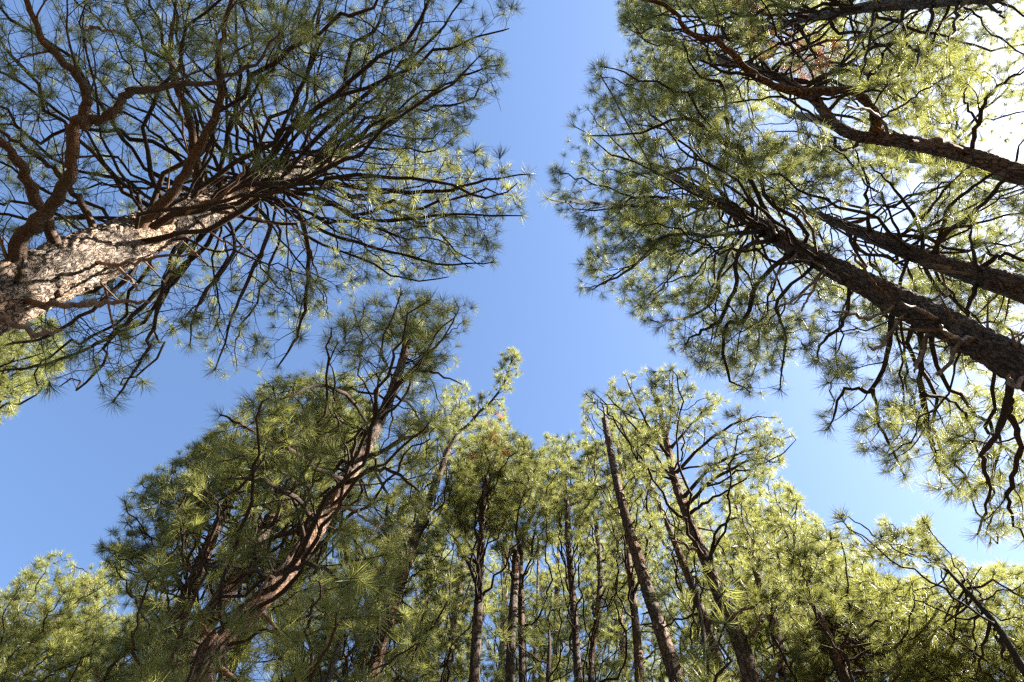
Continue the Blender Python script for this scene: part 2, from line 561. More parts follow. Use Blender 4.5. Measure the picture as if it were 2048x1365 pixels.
            if poly is not None:
                u, v, _ = to_px(G3[:, -1])
                G3 = G3[in_poly(u, v, poly)]
            G3 = G3[~hides_bole(G3[:, -1], rng, s.gap)]
            if len(G3):
                rec['twC'].append(G3)
                rec['twR'].append(np.broadcast_to(np.array([.004, .003, .0025]), (len(G3), 3)))
                tips.append(G3[:, -1]); dirs.append(G3[:, -1] - G3[:, -2])
            tips.append(C[-1:]); dirs.append(C[-1:] - C[-2:-1])
            tips, dirs = np.concatenate(tips), np.concatenate(dirs)
            k = (rng.random(len(tips)) < leafy) & ~hides_bole(tips, rng, False)
            k[-1] |= leafy > .5
            rec['tip'], rec['dir'] = tips[k], unit(dirs[k])
        return rec

    def traced(s, px, z_end, r0, r1=.008, n=None, from_trunk=True, z_start=None, **kw):
        """a limb that follows pixels of the photograph, its height running evenly from the trunk's to z_end"""
        px = np.array(px, float)
        z0 = z_start if z_start is not None else s.height_near(*px[0])
        ds = np.r_[0, np.cumsum(np.hypot(*np.diff(px, axis=0).T))]
        z = z0 + (z_end - z0) * ds / ds[-1]
        P = at_z(px[:, 0], px[:, 1], z)
        if from_trunk:
            P[0] = s.at_height(z0)
        n = n or max(12, 4 * len(px))
        C = catmull(P, n)
        C[2:-1] += s.rng.normal(0, .012, (n - 3, 3))
        return s.limb(C, r0, r1, **kw)

    def auto(s, n, poly, zb, zt, Rmax, rise=.35, r_k=.0075, dead=0, flat=.0, **kw):
        """n limbs whose tips spread through the crown's volume"""
        rng = s.rng
        pu, pv = [p[0] for p in poly], [p[1] for p in poly]
        K = 14000
        zt = min(zt, s.ztop + .15)
        u, v = rng.uniform(min(pu), max(pu), K), rng.uniform(min(pv), max(pv), K)
        z = rng.uniform(zb, zt, K)
        k = in_poly(u, v, poly)
        P = at_z(u[k], v[k], z[k])
        ax = np.stack([np.interp(P[:, 2], s.C[:, 2], s.C[:, i]) for i in range(3)], 1)
        off = np.hypot(*(P - ax)[:, :2].T)
        f = (P[:, 2] - zb) / (zt - zb)
        Rz = Rmax * np.minimum(1, (f + .35) / .5) * (1 - f * .98) ** .55 + .3
        ok = (off > .3) & (off < Rz) & ~hides_bole(P, rng)
        P, off = P[ok], off[ok]
        if len(P) < n:
            print('CROWN', s.root.name, 'few tips', len(P), 'of', n)
        if len(P) == 0:
            return
        sel = [int(np.argmax(off))]
        dmin = np.full(len(P), 1e9)
        wgt = .6 + .4 * off / Rmax
        for _ in range(min(n, len(P)) - 1):
            dmin = np.minimum(dmin, np.linalg.norm((P - P[sel[-1]]) * [1, 1, .8], axis=1))
            sel.append(int(np.argmax(dmin * wgt * rng.uniform(.8, 1.2, len(P)))))
        for i in sel:
            tip = P[i]
            rs = rise * rng.uniform(.5, 1.5)
            zb0 = float(np.clip(tip[2] - off[i] * rs, zb * .9, s.ztop - .15))
            b = s.at_height(zb0)
            out = tip - b
            L = np.linalg.norm(out)
            h = unit(out * [1, 1, 0])
            side = np.array([-h[1], h[0], 0]) * rng.normal(0, .12)
            p1 = b + (h * .35 + [0, 0, .06 + rng.normal(0, .05)]) * L + side * L
            p2 = tip - (h * .22 + [0, 0, .13 + rng.normal(0, .05)]) * L - side * L * .4
            t = np.linspace(0, 1, 18)[:, None]
            C = (1 - t) ** 3 * b + 3 * (1 - t) ** 2 * t * p1 + 3 * (1 - t) * t ** 2 * p2 + t ** 3 * tip
            wob = np.cumsum(rng.normal(0, .019 * L, (18, 3)), axis=0)
            wob -= t * wob[-1]
            wob[0] = 0
            C = C + wob
            r0 = min(.004 + r_k * L, s.radius(zb0) * .75 + .004)
            q = dict(L2=float(np.clip(.3 * L, .35, 1.2)), poly=poly)
            q.update(kw)
            s.limb(C, r0, .006, **q)

    def top(s, n, share=.25, l=.8, **kw):
        """short shoots round the leader, so that it does not stand bare"""
        rng = s.rng
        z0 = s.ztop - share * (s.ztop - 4)
        for _ in range(n):
            f = rng.uniform(0, 1)
            b = s.at_height(z0 + f * (s.ztop - z0))
            a = rng.uniform(0, 2 * math.pi)
            d = np.array([math.cos(a), math.sin(a), rng.uniform(.15, 1.0)])
            C = grow(b[None], d[None], np.array([l * (1.15 - .8 * f) * rng.uniform(.6, 1.2)]), 9, .1, .06, rng)[0]
            q = dict(L2=.26, d2=.13, L3=.16, k3=3, start=.2)
            q.update(kw)
            s.limb(C, .012, .005, **q)

    def stubs(s, n, z0, z1, l0=.15, l1=.6, bark='wood', r=.018, droop=0.0):
        """broken dead branches left on the bole"""
        rng = s.rng
        for _ in range(n):
            z = rng.uniform(z0, z1)
            b = s.at_height(z)
            a = rng.uniform(0, 2 * math.pi)
            d = np.array([math.cos(a), math.sin(a), rng.normal(.12 - droop, .3)])
            L = rng.uniform(l0, l1) + s.radius(z)
            C = grow(b[None], d[None], np.array([L]), 6, .06, .02, rng)[0]
            rr = r * rng.uniform(.6, 1.3)
            V, f = tubes(C[None], np.array([1.5, 1.1, .95, .85, .75, .6, .2])[None] * rr * rng.uniform(.88, 1.12, 7), 6)
            link('branch_stub', mesh('branch_stub', V - s.base, f, WOOD if bark == 'wood' else BARK[bark]), s.root)

    def dead_px(s, px, z_end, r0, label=None, bark='wood', r1=.006, **kw):
        k = dict(leafy=0, L2=.2, d2=.5, L3=.1, k3=1, bark=bark, name='dead_branch', label=label, start=.35)
        k.update(kw)
        return s.traced(px, z_end, r0, r1, **k)

    def rust(s, u, v, rad, frac=.8):
        s.rusts = getattr(s, 'rusts', []) + [(u, v, rad, frac)]

    # --- needles and twigs become meshes
    def finish(s, L, n, w, rich=False, objects=0, shift=0.0):
        rng = s.rng
        if objects:
            alls = [(i, j) for i, r in enumerate(s.limbs) for j in range(len(r['tip']))]
            if alls:
                Pt = np.array([s.limbs[i]['tip'][j] for i, j in alls])
                u, v, d = to_px(Pt)
                d = d + np.where((u > -20) & (u < W + 20) & (v > -20) & (v < H + 20), 0, 1e3)
                pick = np.argsort(d)[:objects]
                for q in pick:
                    s.limbs[alls[q][0]].setdefault('own', []).append(alls[q][1])
        def emit(recs, parent_of):
            twC = {}
            for r in recs:
                for Cc, Rr in zip(r['twC'], r['twR']):
                    twC.setdefault(Cc.shape[1], []).append((Cc, Rr))
            Vs, Fs, off = [], [[], []], 0
            for k, lst in twC.items():
                V, f = tubes(np.concatenate([x[0] for x in lst]), np.concatenate([x[1] for x in lst]), 3)
                Vs.append(V)
                Fs[0].append((f[0] + off, 4)); off += len(V)
            if Vs:
                link('twigs', mesh('twigs', np.concatenate(Vs) - s.base, [np.concatenate([x[0] for x in Fs[0]])], recs[0]['ob'].data.materials[0]), parent_of, kind='stuff')
                STAT['tris'] += 2 * sum(len(x[0]) for x in Fs[0])
            P, D = [], []
            for r in recs:
                if len(r['tip']):
                    k = np.ones(len(r['tip']), bool)
                    k[r.get('own', [])] = False
                    P.append(r['tip'][k]); D.append(r['dir'][k])
            if P and sum(map(len, P)):
                P, D = np.concatenate(P), np.concatenate(D)
                rusty = np.zeros(len(P), bool)
                for (u0, v0, rr, fr) in getattr(s, 'rusts', []):
                    u, v, _ = to_px(P)
                    rusty |= (np.hypot(u - u0, v - v0) < rr) & (rng.random(len(P)) < fr)
                for sel, nm, mm in ((~rusty, 'needles', NEEDLE), (rusty, 'dead_needles', RUSTY)):
                    if sel.any():
                        needle_object(nm, P[sel] - s.base, D[sel], L, n, w, mm, rng, shift, parent_of)
                        STAT['tufts'] += int(sel.sum())
        if rich:
            for r in s.limbs:
                emit([r], r['ob'])
                if r.get('own'):
                    var = tuft_variants(n, w, NEEDLE_T)
                    for j in r['own']:
                        o = link('needle_tuft', var[rng.integers(len(var))], r['ob'])
                        q = Vector(r['dir'][j]).to_track_quat('Z', 'Y')
                        o.rotation_mode = 'QUATERNION'
                        o.rotation_quaternion = q
                        o.location = r['tip'][j] - s.base
                        o.scale = (L * rng.uniform(.75, 1.2),) * 3
        elif s.limbs:
            for bk in ('limb', 'wood'):
                recs = [r for r in s.limbs if (r['ob'].data.materials[0] is WOOD) == (bk == 'wood')]
                if recs:
                    emit(recs, s.root)

# ------------------------------------------------------------------ forest floor
def floor():
    m, nt, p, L = mat('forest_floor')
    tc = nt.nodes.new('ShaderNodeTexCoord')
    n1 = nt.nodes.new('ShaderNodeTexNoise')
    n1.inputs['Scale'].default_value, n1.inputs['Detail'].default_value = 1.7, 8
    L.new(tc.outputs['Object'], n1.inputs['Vector'])
    r = ramp(nt, [(.3, (.03, .022, .014)), (.5, (.075, .05, .03)), (.7, (.05, .05, .022))])  # litter colour darkened to stand for the shade of the trees
    L.new(n1.outputs['Fac'], r.inputs[0])
    L.new(r.outputs[0], p.inputs['Base Color'])
    p.inputs['Roughness'].default_value = .95
    b = nt.nodes.new('ShaderNodeBump')
    b.inputs['Distance'].default_value = .05
    L.new(n1.outputs['Fac'], b.inputs['Height'])
    L.new(b.outputs[0], p.inputs['Normal'])
    g = np.r_[-900, -300, -100, np.arange(-60, 61, 2.0), 100, 300, 900]
    X, Y = np.meshgrid(g, g)
    Z = .05 * np.sin(X * .7) * np.cos(Y * .53) + .04 * np.sin(X * .31 + Y * .43) - .03
    V = np.stack([X, Y, Z], -1).reshape(-1, 3)
    k = len(g)
    i = np.arange(k * k).reshape(k, k)
    Q = np.stack([i[:-1, :-1], i[:-1, 1:], i[1:, 1:], i[1:, :-1]], -1).reshape(-1, 4)
    link('ground', mesh('ground', V, [Q], m), kind='structure')
floor()

def wood_around():
    """the rest of the forest: it closes the low sky on every side of the clearing"""
    rng = np.random.default_rng(5)
    C, R, P, D = [], [], [], []
    for az in np.arange(-180, 180, 8.0):
        for ring in (0, 1):
            a_ = math.radians(az + rng.uniform(-3, 3) + 4 * ring)
            ahead = math.cos(a_)
            r = (19 if abs(az) < 130 else 12) + 7 * ring + rng.uniform(-1.5, 1.5)
            cap = 38 if ahead > .3 else 44 if ahead > -.35 else 62
            top = min(r * math.tan(math.radians(cap)) - 1, 22) * rng.uniform(.85, 1)
            x, y = r * math.sin(a_), r * math.cos(a_)
            z = np.linspace(-.05, top, 8)
            C.append(np.stack([x + .15 * np.sin(z * .4 + az), y + .15 * np.cos(z * .5 + az), z], 1))
            R.append(.2 * (1 - z / (top + .5)) + .01)
            n = 230
            f = rng.uniform(.12, 1, n)
            rad = 3.0 * (1 - f * .85) * np.sqrt(rng.uniform(.05, 1, n))
            th = rng.uniform(0, 6.283, n)
            P.append(np.stack([x + rad * np.cos(th), y + rad * np.sin(th), f * top], 1))
            D.append(unit(np.stack([np.cos(th), np.sin(th), np.full(n, .5)], 1)))
    V, f = tubes(np.array(C), np.array(R), 6)
    o = link('surrounding_wood', mesh('surrounding_wood', V, f, BARK['dark']), kind='stuff')
    needle_object('needles', np.concatenate(P), np.concatenate(D), .42, 60, .07, NEEDLE, rng, 0.0, o)
wood_around()

NEAR, ROW, FAR, DEAD = 'big pines standing close around the clearing', 'slender pines in the row ahead', 'sunlit pines at the back of the stand', 'dead pine stems among the living pines'

# ------------------------------------------------------------------ the big pine on the left
pA = [(-160, -160), (1040, -160), (1045, 20), (1005, 130), (1035, 215), (945, 245), (930, 300), (1000, 300), (1065, 350), (1060, 430), (1000, 440), (990, 530),
      (900, 560), (720, 585), (640, 640), (560, 740), (470, 760), (415, 755), (425, 700), (320, 690), (285, 770), (230, 815), (190, 770), (80, 785), (-50, 740), (-160, 700)]
A = Tree('pine_tree', 'massive pine leaning in from the left, pale sunlit bark and crooked bare limbs', NEAR,
         [(-60, 622), (75, 560), (250, 487), (400, 420), (540, 365), (640, 322)], 4.5, 140, 23, 'grey', 1, sides=120, rings=560, rough=.03, crown=pA, w1=34)
A.gap = False
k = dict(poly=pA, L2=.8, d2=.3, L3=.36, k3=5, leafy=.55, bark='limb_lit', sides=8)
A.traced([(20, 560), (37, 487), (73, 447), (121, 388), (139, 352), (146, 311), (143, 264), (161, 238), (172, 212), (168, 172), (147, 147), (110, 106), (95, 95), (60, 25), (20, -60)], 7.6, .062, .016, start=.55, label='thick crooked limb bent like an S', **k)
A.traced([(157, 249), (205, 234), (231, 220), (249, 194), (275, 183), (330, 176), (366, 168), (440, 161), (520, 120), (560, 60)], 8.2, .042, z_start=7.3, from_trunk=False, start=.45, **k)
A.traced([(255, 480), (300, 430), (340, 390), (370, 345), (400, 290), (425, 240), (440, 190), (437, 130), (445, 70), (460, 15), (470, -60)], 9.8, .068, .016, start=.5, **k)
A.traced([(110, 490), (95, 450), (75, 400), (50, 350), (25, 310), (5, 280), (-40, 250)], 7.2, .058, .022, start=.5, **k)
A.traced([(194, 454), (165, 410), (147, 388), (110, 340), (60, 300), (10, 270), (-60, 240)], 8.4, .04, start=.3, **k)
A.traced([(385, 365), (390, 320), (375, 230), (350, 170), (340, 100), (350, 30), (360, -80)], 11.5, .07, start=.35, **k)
k['bark'] = 'limb'
A.traced([(430, 400), (450, 300), (470, 220), (480, 140), (470, 60), (480, -80)], 12.5, 0.0432, start=.3, **k)
A.traced([(520, 370), (560, 270), (600, 180), (640, 90), (690, -30)], 13.5, 0.0432, start=.3, **k)
A.traced([(560, 355), (640, 270), (720, 200), (800, 130), (880, 60), (950, -40)], 13.5, 0.0468, start=.3, **k)
A.traced([(590, 340), (700, 290), (780, 250), (850, 195), (930, 150), (1000, 130)], 14, 0.0432, start=.3, **k)
A.traced([(600, 335), (720, 270), (790, 180), (840, 60), (860, -60)], 15, 0.0360, start=.3, **k)
A.traced([(540, 365), (680, 370), (800, 385), (900, 380), (980, 360), (1060, 350)], 12.2, 0.0468, start=.3, **k)
A.traced([(520, 372), (650, 400), (720, 440), (800, 440), (900, 430), (1045, 432)], 11.4, 0.0432, start=.3, **k)
A.traced([(520, 372), (600, 440), (700, 480), (800, 510), (900, 530), (985, 525)], 11.2, 0.0360, start=.3, **k)
A.traced([(500, 380), (590, 420), (615, 500), (612, 600), (590, 680), (555, 735)], 10.0, 0.0432, start=.3, **k)
A.traced([(480, 390), (540, 450), (505, 540), (470, 620), (430, 740)], 9.3, 0.0360, start=.3, **k)
A.traced([(470, 400), (420, 480), (340, 560), (285, 612), (230, 665), (160, 705), (60, 735), (-20, 742)], 8.4, 0.0396, start=.3, **k)
A.traced([(380, 430), (330, 560), (310, 640), (290, 700), (225, 805)], 7.8, 0.0324, start=.35, **k)
A.traced([(440, 410), (470, 500), (400, 600), (380, 690)], 9.0, 0.0288, start=.3, **k)
A.traced([(320, 455), (250, 560), (150, 640), (70, 680), (-40, 690)], 7.6, 0.0288, start=.3, **k)
A.auto(110, pA, 9.5, 21, 5.8, rise=.12, r_k=.007, start=.4, L2=.95, d2=.16, L3=.4, k3=4, leafy=.42)
w = dict(r1=.01)
A.dead_px([(40, 640), (100, 612), (180, 608), (240, 604), (300, 606)], 5.8, .030, 'snapped reddish brown dead limb crossing the bole', start=.7)
A.dead_px([(-20, 660), (60, 662), (125, 660)], 5.4, .026)
A.dead_px([(170, 545), (240, 530), (310, 515), (400, 505)], 7.2, .022)
A.dead_px([(300, 465), (360, 430), (430, 400), (475, 360), (490, 330), (530, 323)], 9.0, .028, 'long pale bare limb arching over the bole')
A.dead_px([(410, 430), (470, 430), (520, 440), (558, 450)], 9.8, .028)
A.dead_px([(390, 460), (450, 485), (500, 495)], 8.6, .02)
A.dead_px([(360, 330), (364, 240), (358, 190), (352, 150)], 10.2, .018, 'bleached straight dead branch')
A.dead_px([(236, 550), (262, 565), (280, 582)], 7.0, .020)
A.dead_px([(520, 385), (560, 420), (600, 470), (612, 497)], 11, .018)
A.dead_px([(545, 250), (550, 210), (556, 190), (550, 182)], 12.5, .015)
A.dead_px([(165, 62), (190, 55), (215, 58), (235, 64)], 8.4, .016, from_trunk=False, z_start=8.2)
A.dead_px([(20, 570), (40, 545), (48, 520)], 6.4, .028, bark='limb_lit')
A.stubs(26, 6.2, 13, .2, .8, r=.014)
A.finish(0.21, 82, 0.016, rich=True, objects=300)

# ------------------------------------------------------------------ the pines on the right
pB = [(1085, 400), (1112, 300), (1160, 205), (1190, 130), (1260, 115), (1360, 130), (1500, 230), (1620, 330), (1720, 480), (1700, 620), (1630, 700), (1590, 745), (1560, 790), (1490, 790),
      (1400, 740), (1280, 650), (1240, 605), (1180, 592), (1135, 575), (1150, 545), (1190, 480), (1140, 440)]
B = Tree('pine_tree', 'dark straight pine at right whose bole is studded with rust coloured broken stubs', NEAR,
         [(2130, 782), (2048, 735), (1900, 655), (1750, 578), (1600, 500), (1480, 428), (1400, 385), (1340, 352)], 5.0, 82, 24, 'dark', 2, sides=90, rings=420, rough=.022, crown=pB, w1=14)
k = dict(poly=pB, L2=.75, d2=.26, L3=.3, k3=5, start=.3)
B.traced([(1430, 405), (1330, 415), (1230, 408), (1160, 405), (1095, 398)], 11.3, .04, **k)
B.traced([(1560, 480), (1520, 400), (1480, 300), (1456, 290), (1446, 176), (1395, 150), (1366, 90)], 12.3, .045, **k)
B.traced([(1456, 290), (1400, 250), (1360, 235), (1280, 265), (1180, 272)], 12.5, .035, from_trunk=False, z_start=11.6, **k)
B.traced([(1470, 425), (1400, 340), (1320, 350), (1290, 310), (1200, 150)], 13, .04, **k)
B.traced([(1540, 465), (1420, 470), (1330, 475), (1260, 540), (1185, 580)], 10.4, .04, **k)
B.traced([(1560, 480), (1480, 500), (1470, 570), (1440, 640), (1400, 665), (1370, 690)], 10.0, .045, **k)
B.traced([(1500, 450), (1450, 520), (1420, 610), (1350, 640), (1300, 640)], 10.6, .04, **k)
B.traced([(1600, 500), (1520, 560), (1490, 640), (1455, 650), (1450, 740), (1500, 785)], 9.6, .045, **k)
B.traced([(1640, 520), (1560, 600), (1570, 680), (1560, 780)], 9.2, .03, **k)
B.auto(72, pB, 11, 23.5, 4.6, rise=.08, r_k=.007, L2=.8, d2=.2, L3=.36, k3=6)
pB2 = [(1600, 640), (1700, 600), (1800, 640), (1900, 700), (2150, 800), (2150, 1110), (2050, 1090), (1990, 1105), (1940, 1030), (1890, 985), (1790, 960), (1700, 890), (1650, 885), (1640, 830), (1655, 760), (1625, 735)]
k = dict(poly=pB2, L2=.7, d2=.26, L3=.3, k3=4, start=.25)
B.traced([(2020, 725), (2017, 800), (2023, 850), (2040, 900), (2022, 970), (2021, 1010), (2050, 1080)], 7.0, .04, **k)
B.traced([(2018, 800), (1990, 870), (1965, 910), (1975, 960), (1978, 1000), (1955, 1070)], 7.4, .03, from_trunk=False, z_start=6.8, **k)
B.traced([(1845, 630), (1840, 710), (1845, 800), (1862, 870), (1870, 920), (1920, 980)], 8.4, .04, **k)
B.traced([(1845, 790), (1900, 800), (1940, 850), (1960, 930)], 8.6, .02, from_trunk=False, z_start=7.9, **k)
B.traced([(1790, 600), (1775, 700), (1745, 780), (1690, 780), (1655, 860)], 9.0, .04, **k)
B.traced([(1745, 780), (1760, 850), (1800, 930), (1810, 950)], 9.0, .02, from_trunk=False, z_start=8.4, **k)
B.traced([(1700, 550), (1690, 640), (1640, 690), (1635, 725)], 9.6, .03, **k)
B.auto(16, pB2, 8.2, 11.5, 4.2, rise=.15, r_k=.006, L2=.6, d2=.26, L3=.3, k3=4)
for p, z, r in [([(1800, 610), (1750, 635), (1700, 628), (1665, 623)], 7.9, .03), ([(1770, 590), (1740, 560), (1715, 520), (1700, 502)], 9.0, .03), ([(1885, 650), (1850, 625), (1800, 605)], 7.4, .035),
                ([(1640, 510), (1620, 450), (1590, 410), (1570, 398)], 10.4, .032), ([(1600, 505), (1560, 545), (1535, 590)], 9.4, .026), ([(1640, 560), (1600, 590), (1560, 612)], 9.0, .028),
                ([(1800, 665), (1760, 690), (1738, 694)], 7.6, .032), ([(1845, 690), (1835, 720), (1829, 745)], 7.2, .034), ([(1905, 720), (1885, 740), (1878, 748)], 7.0, .03), ([(1640, 570), (1615, 600), (1603, 622)], 8.8, .022),
                ([(1560, 470), (1535, 440), (1520, 420)], 10.8, .03), ([(1600, 500), (1640, 530), (1680, 560)], 9.2, .024), ([(1950, 690), (1900, 670), (1880, 650)], 6.8, .034), ([(2048, 790), (2030, 770), (2020, 750)], 6.0, .03)]:
    B.dead_px(p, z, r * .8, start=1, r1=.009)
B.stubs(34, 5.5, 11.5, .1, .4, r=.017)
B.finish(0.215, 82, 0.016, rich=True, objects=300)

pC = [(1440, 330), (1500, 210), (1640, 250), (1800, 300), (2000, 320), (2150, 300), (2150, 800), (1980, 760), (1850, 700), (1700, 640), (1600, 560)]
C = Tree('pine_tree', 'pine running parallel behind the stub studded bole, grey brown bark and many bare side limbs', NEAR,
         [(2130, 612), (2048, 580), (1900, 533), (1780, 490), (1700, 455), (1640, 432)], 7.2, 58, 25, 'dark', 3, sides=60, rings=300, rough=.018, crown=pC, w1=15)
k = dict(poly=pC, L2=.7, d2=.3, L3=.32, k3=4, start=.45)
C.traced([(1860, 515), (1890, 470), (1930, 440), (1990, 380), (2020, 340), (2048, 280)], 11.0, .05, **k)
C.traced([(1870, 520), (1890, 430), (1940, 380), (2000, 340), (2050, 330)], 12.0, .04, **k)
C.traced([(1960, 555), (1945, 500), (1942, 440)], 10.0, .035, start=.8, poly=pC)
C.traced([(1845, 510), (1840, 460), (1790, 380), (1740, 330)], 13.0, .045, **k)
C.traced([(1780, 490), (1850, 430), (1900, 370), (1980, 300)], 13.0, .04, **k)
C.traced([(1740, 470), (1735, 400), (1730, 350), (1700, 280)], 14.0, .04, **k)
C.traced([(1950, 550), (2000, 510), (2050, 520), (2120, 525)], 10.4, .04, **k)
C.traced([(1820, 505), (1800, 570), (1790, 600), (1760, 640)], 11.0, .035, **k)
C.traced([(1960, 560), (1940, 610), (1925, 655), (1880, 720)], 9.6, .04, **k)
C.auto(58, pC, 13, 24.5, 4.8, rise=.12, L2=.8, d2=.24, L3=.38, k3=6)
C.stubs(22, 6.5, 13, .15, .6, r=.02)
C.finish(0.22, 82, 0.0176, rich=True, objects=0)

pD = [(1230, -20), (1250, -150), (2150, -160), (2150, 60), (1990, 150), (2010, 260), (1900, 310), (1780, 290), (1640, 250), (1500, 215), (1380, 190), (1290, 140), (1240, 60)]
D = Tree('pine_tree', 'pine whose dark bole enters level at the upper right edge above short bare side branches', NEAR,
         [(2130, -50), (1990, -14), (1850, 3), (1720, 18), (1620, 36), (1540, 55)], 6.0, 42, 28, 'weathered', 4, sides=60, rings=300, rough=.018, crown=pD, w1=9)
k = dict(poly=pD, L2=.6, d2=.3, L3=.3, k3=4, start=.5)
D.traced([(1750, 15), (1740, 60), (1700, 80), (1695, 98)], 12.0, .03, start=.9)
D.traced([(1750, 15), (1745, 60), (1728, 130), (1716, 175)], 12.5, .03, **k)
D.traced([(1805, 10), (1808, 60), (1812, 85), (1840, 110), (1870, 130), (1900, 190)], 11.0, .028, **k)
D.traced([(1870, 10), (1860, 50), (1840, 100), (1828, 145)], 10.5, .032, start=.8)
D.traced([(1920, 5), (1910, 50), (1895, 92)], 10.0, .028, start=.8)
D.traced([(1810, 70), (1790, 130), (1760, 190), (1740, 240)], 12.0, .02, from_trunk=False, z_start=11, **k)
D.traced([(1950, 5), (1990, 25), (2010, 35)], 9.6, .026, start=.9)
D.traced([(1900, 8), (1950, 30), (1975, 60), (2050, 110)], 10.0, .014, **k)
D.auto(66, [(1230, -20), (1250, -150), (1720, -160), (1690, 60), (1640, 240), (1500, 215), (1380, 190), (1290, 140), (1240, 60)], 14.5, 27, 5.4, rise=.12, L2=.75, d2=.24, L3=.36, k3=6)
D.auto(24, [(1690, -150), (2150, -150), (2150, 60), (1990, 150), (2010, 260), (1900, 310), (1780, 290), (1660, 250)], 12, 25, 5.0, rise=.12, L2=.75, d2=.3, L3=.34, k3=4)
D.rust(1600, 95, 60, .35); D.rust(1655, 115, 30, .6); D.rust(1597, 152, 22, .9); D.rust(1560, 30, 90, .25)
D.stubs(10, 8, 13, .15, .5, r=.018)
D.finish(0.21, 82, 0.0185, rich=True)

E_ = Tree('pine_tree', 'forked pine with a winding orange brown bole snaking in from the right edge', NEAR,
          [(2130, 372), (2048, 350), (1940, 313), (1850, 292), (1793, 281), (1705, 270), (1664, 243), (1629, 199), (1597, 179), (1545, 150), (1490, 130), (1430, 120)], 5.4, 40, 25, 'orange', 5, sides=60, rings=320, rough=.016, lean_base=.05, w1=11)
pE = [(1240, -100), (2150, -150), (2150, 330), (1900, 300), (1700, 320), (1560, 330), (1400, 300), (1280, 170), (1235, 60)]
k = dict(poly=pE, L2=.65, d2=.3, L3=.3, k3=4)
E_.traced([(1756, 276), (1752, 250), (1749, 229), (1723, 194), (1693, 183), (1640, 183), (1597, 185), (1553, 176), (1500, 144), (1460, 105), (1432, 80), (1399, 77), (1366, 48), (1336, 15), (1256, -10), (1200, -20)], 12.4, .075, .015, start=.6, bark='orange', sides=10, label='thick fork bending over in a hook', **k)
E_.traced([(1785, 270), (1765, 245), (1750, 228), (1700, 210), (1690, 213)], 10.4, .028, start=.95, bark='wood')
E_.traced([(1930, 312), (1890, 285), (1850, 285), (1820, 282)], 9.0, .05, .02, start=1, bark='orange')
E_.traced([(1730, 290), (1700, 300), (1680, 295), (1660, 270), (1640, 255)], 10.6, .03, start=.6, bark='limb', **k)
E_.traced([(1512, 154), (1432, 135), (1415, 110), (1410, 60), (1380, 10)], 13, .025, start=.4, from_trunk=False, z_start=12, **k)
E_.traced([(1945, 300), (1955, 250), (1980, 190), (2030, 150), (2080, 130)], 10, .03, start=.3, **k)
E_.traced([(1955, 245), (1930, 200), (1940, 160), (1960, 130)], 10.5, .014, start=.2, from_trunk=False, z_start=9.4, **k)
E_.traced([(1756, 240), (1800, 215), (1850, 180), (1900, 150)], 11.0, .016, start=.2, from_trunk=False, z_start=10.3, **k)
E_.auto(56, pE, 14.5, 24, 4.4, rise=.12, L2=.7, d2=.25, L3=.34, k3=5)
E_.rust(1600, 105, 50, .3); E_.rust(1655, 110, 30, .5); E_.rust(1610, 150, 20, .9)
E_.finish(0.21, 82, 0.0185, rich=True)

G0 = Tree('pine_tree', 'tall pine whose grey bole runs half hidden behind the winding orange brown bole', NEAR,
          [(2130, 372), (2000, 345), (1880, 318), (1780, 305), (1720, 275), (1640, 240), (1575, 225), (1520, 190)], 9.5, 40, 27, 'weathered', 6, sides=24, rings=160, rough=.01, w1=13)
pG0 = [(1420, 60), (1700, -150), (2150, -150), (2150, 430), (1900, 380), (1560, 330), (1430, 250)]
G0.auto(14, pG0, 17, 26.5, 4.0, L2=.9, d2=.3, L3=.38, k3=5)
G0.stubs(14, 8, 15, .2, .7, r=.018)
G0.finish(0.22, 87, 0.0174)

# ------------------------------------------------------------------ left edge, behind the big bole
pV = [(-160, 560), (-20, 600), (90, 620), (125, 680), (125, 730), (60, 800), (10, 835), (-40, 870), (-160, 880)]
V_ = Tree('pine_tree', 'yellow green sunlit pine half hidden behind the pale bole at the left edge', FAR,
          [(-260, 905), (-180, 850), (-120, 805)], 14, 34, 25, 'brown', 7, crown=pV, w1=24)
V_.auto(60, pV, 13, 24.5, 5, L2=.7, d2=.2, L3=.28, k3=5)
V_.finish(0.2, 75, 0.025, shift=.2)

pU = [(-120, 1240), (0, 1180), (60, 1140), (100, 1098), (140, 1105), (160, 1160), (225, 1108), (250, 1120), (245, 1200), (225, 1215), (265, 1290), (270, 1430), (-120, 1430)]
U_ = Tree('pine_tree', 'short bright yellow green pine standing alone at the lower left corner', FAR,
          [(-20, 1395), (19, 1345), (90, 1270), (140, 1215)], 15, 26, 22, 'brown', 8, crown=pU, w1=14)
U_.auto(70, pU, 9, 21.8, 3.6, L2=.6, d2=.2, L3=.28, k3=5)
U_.top(14)
U_.finish(0.2, 75, 0.025, shift=.5)  # needles coloured yellower to stand for full sun

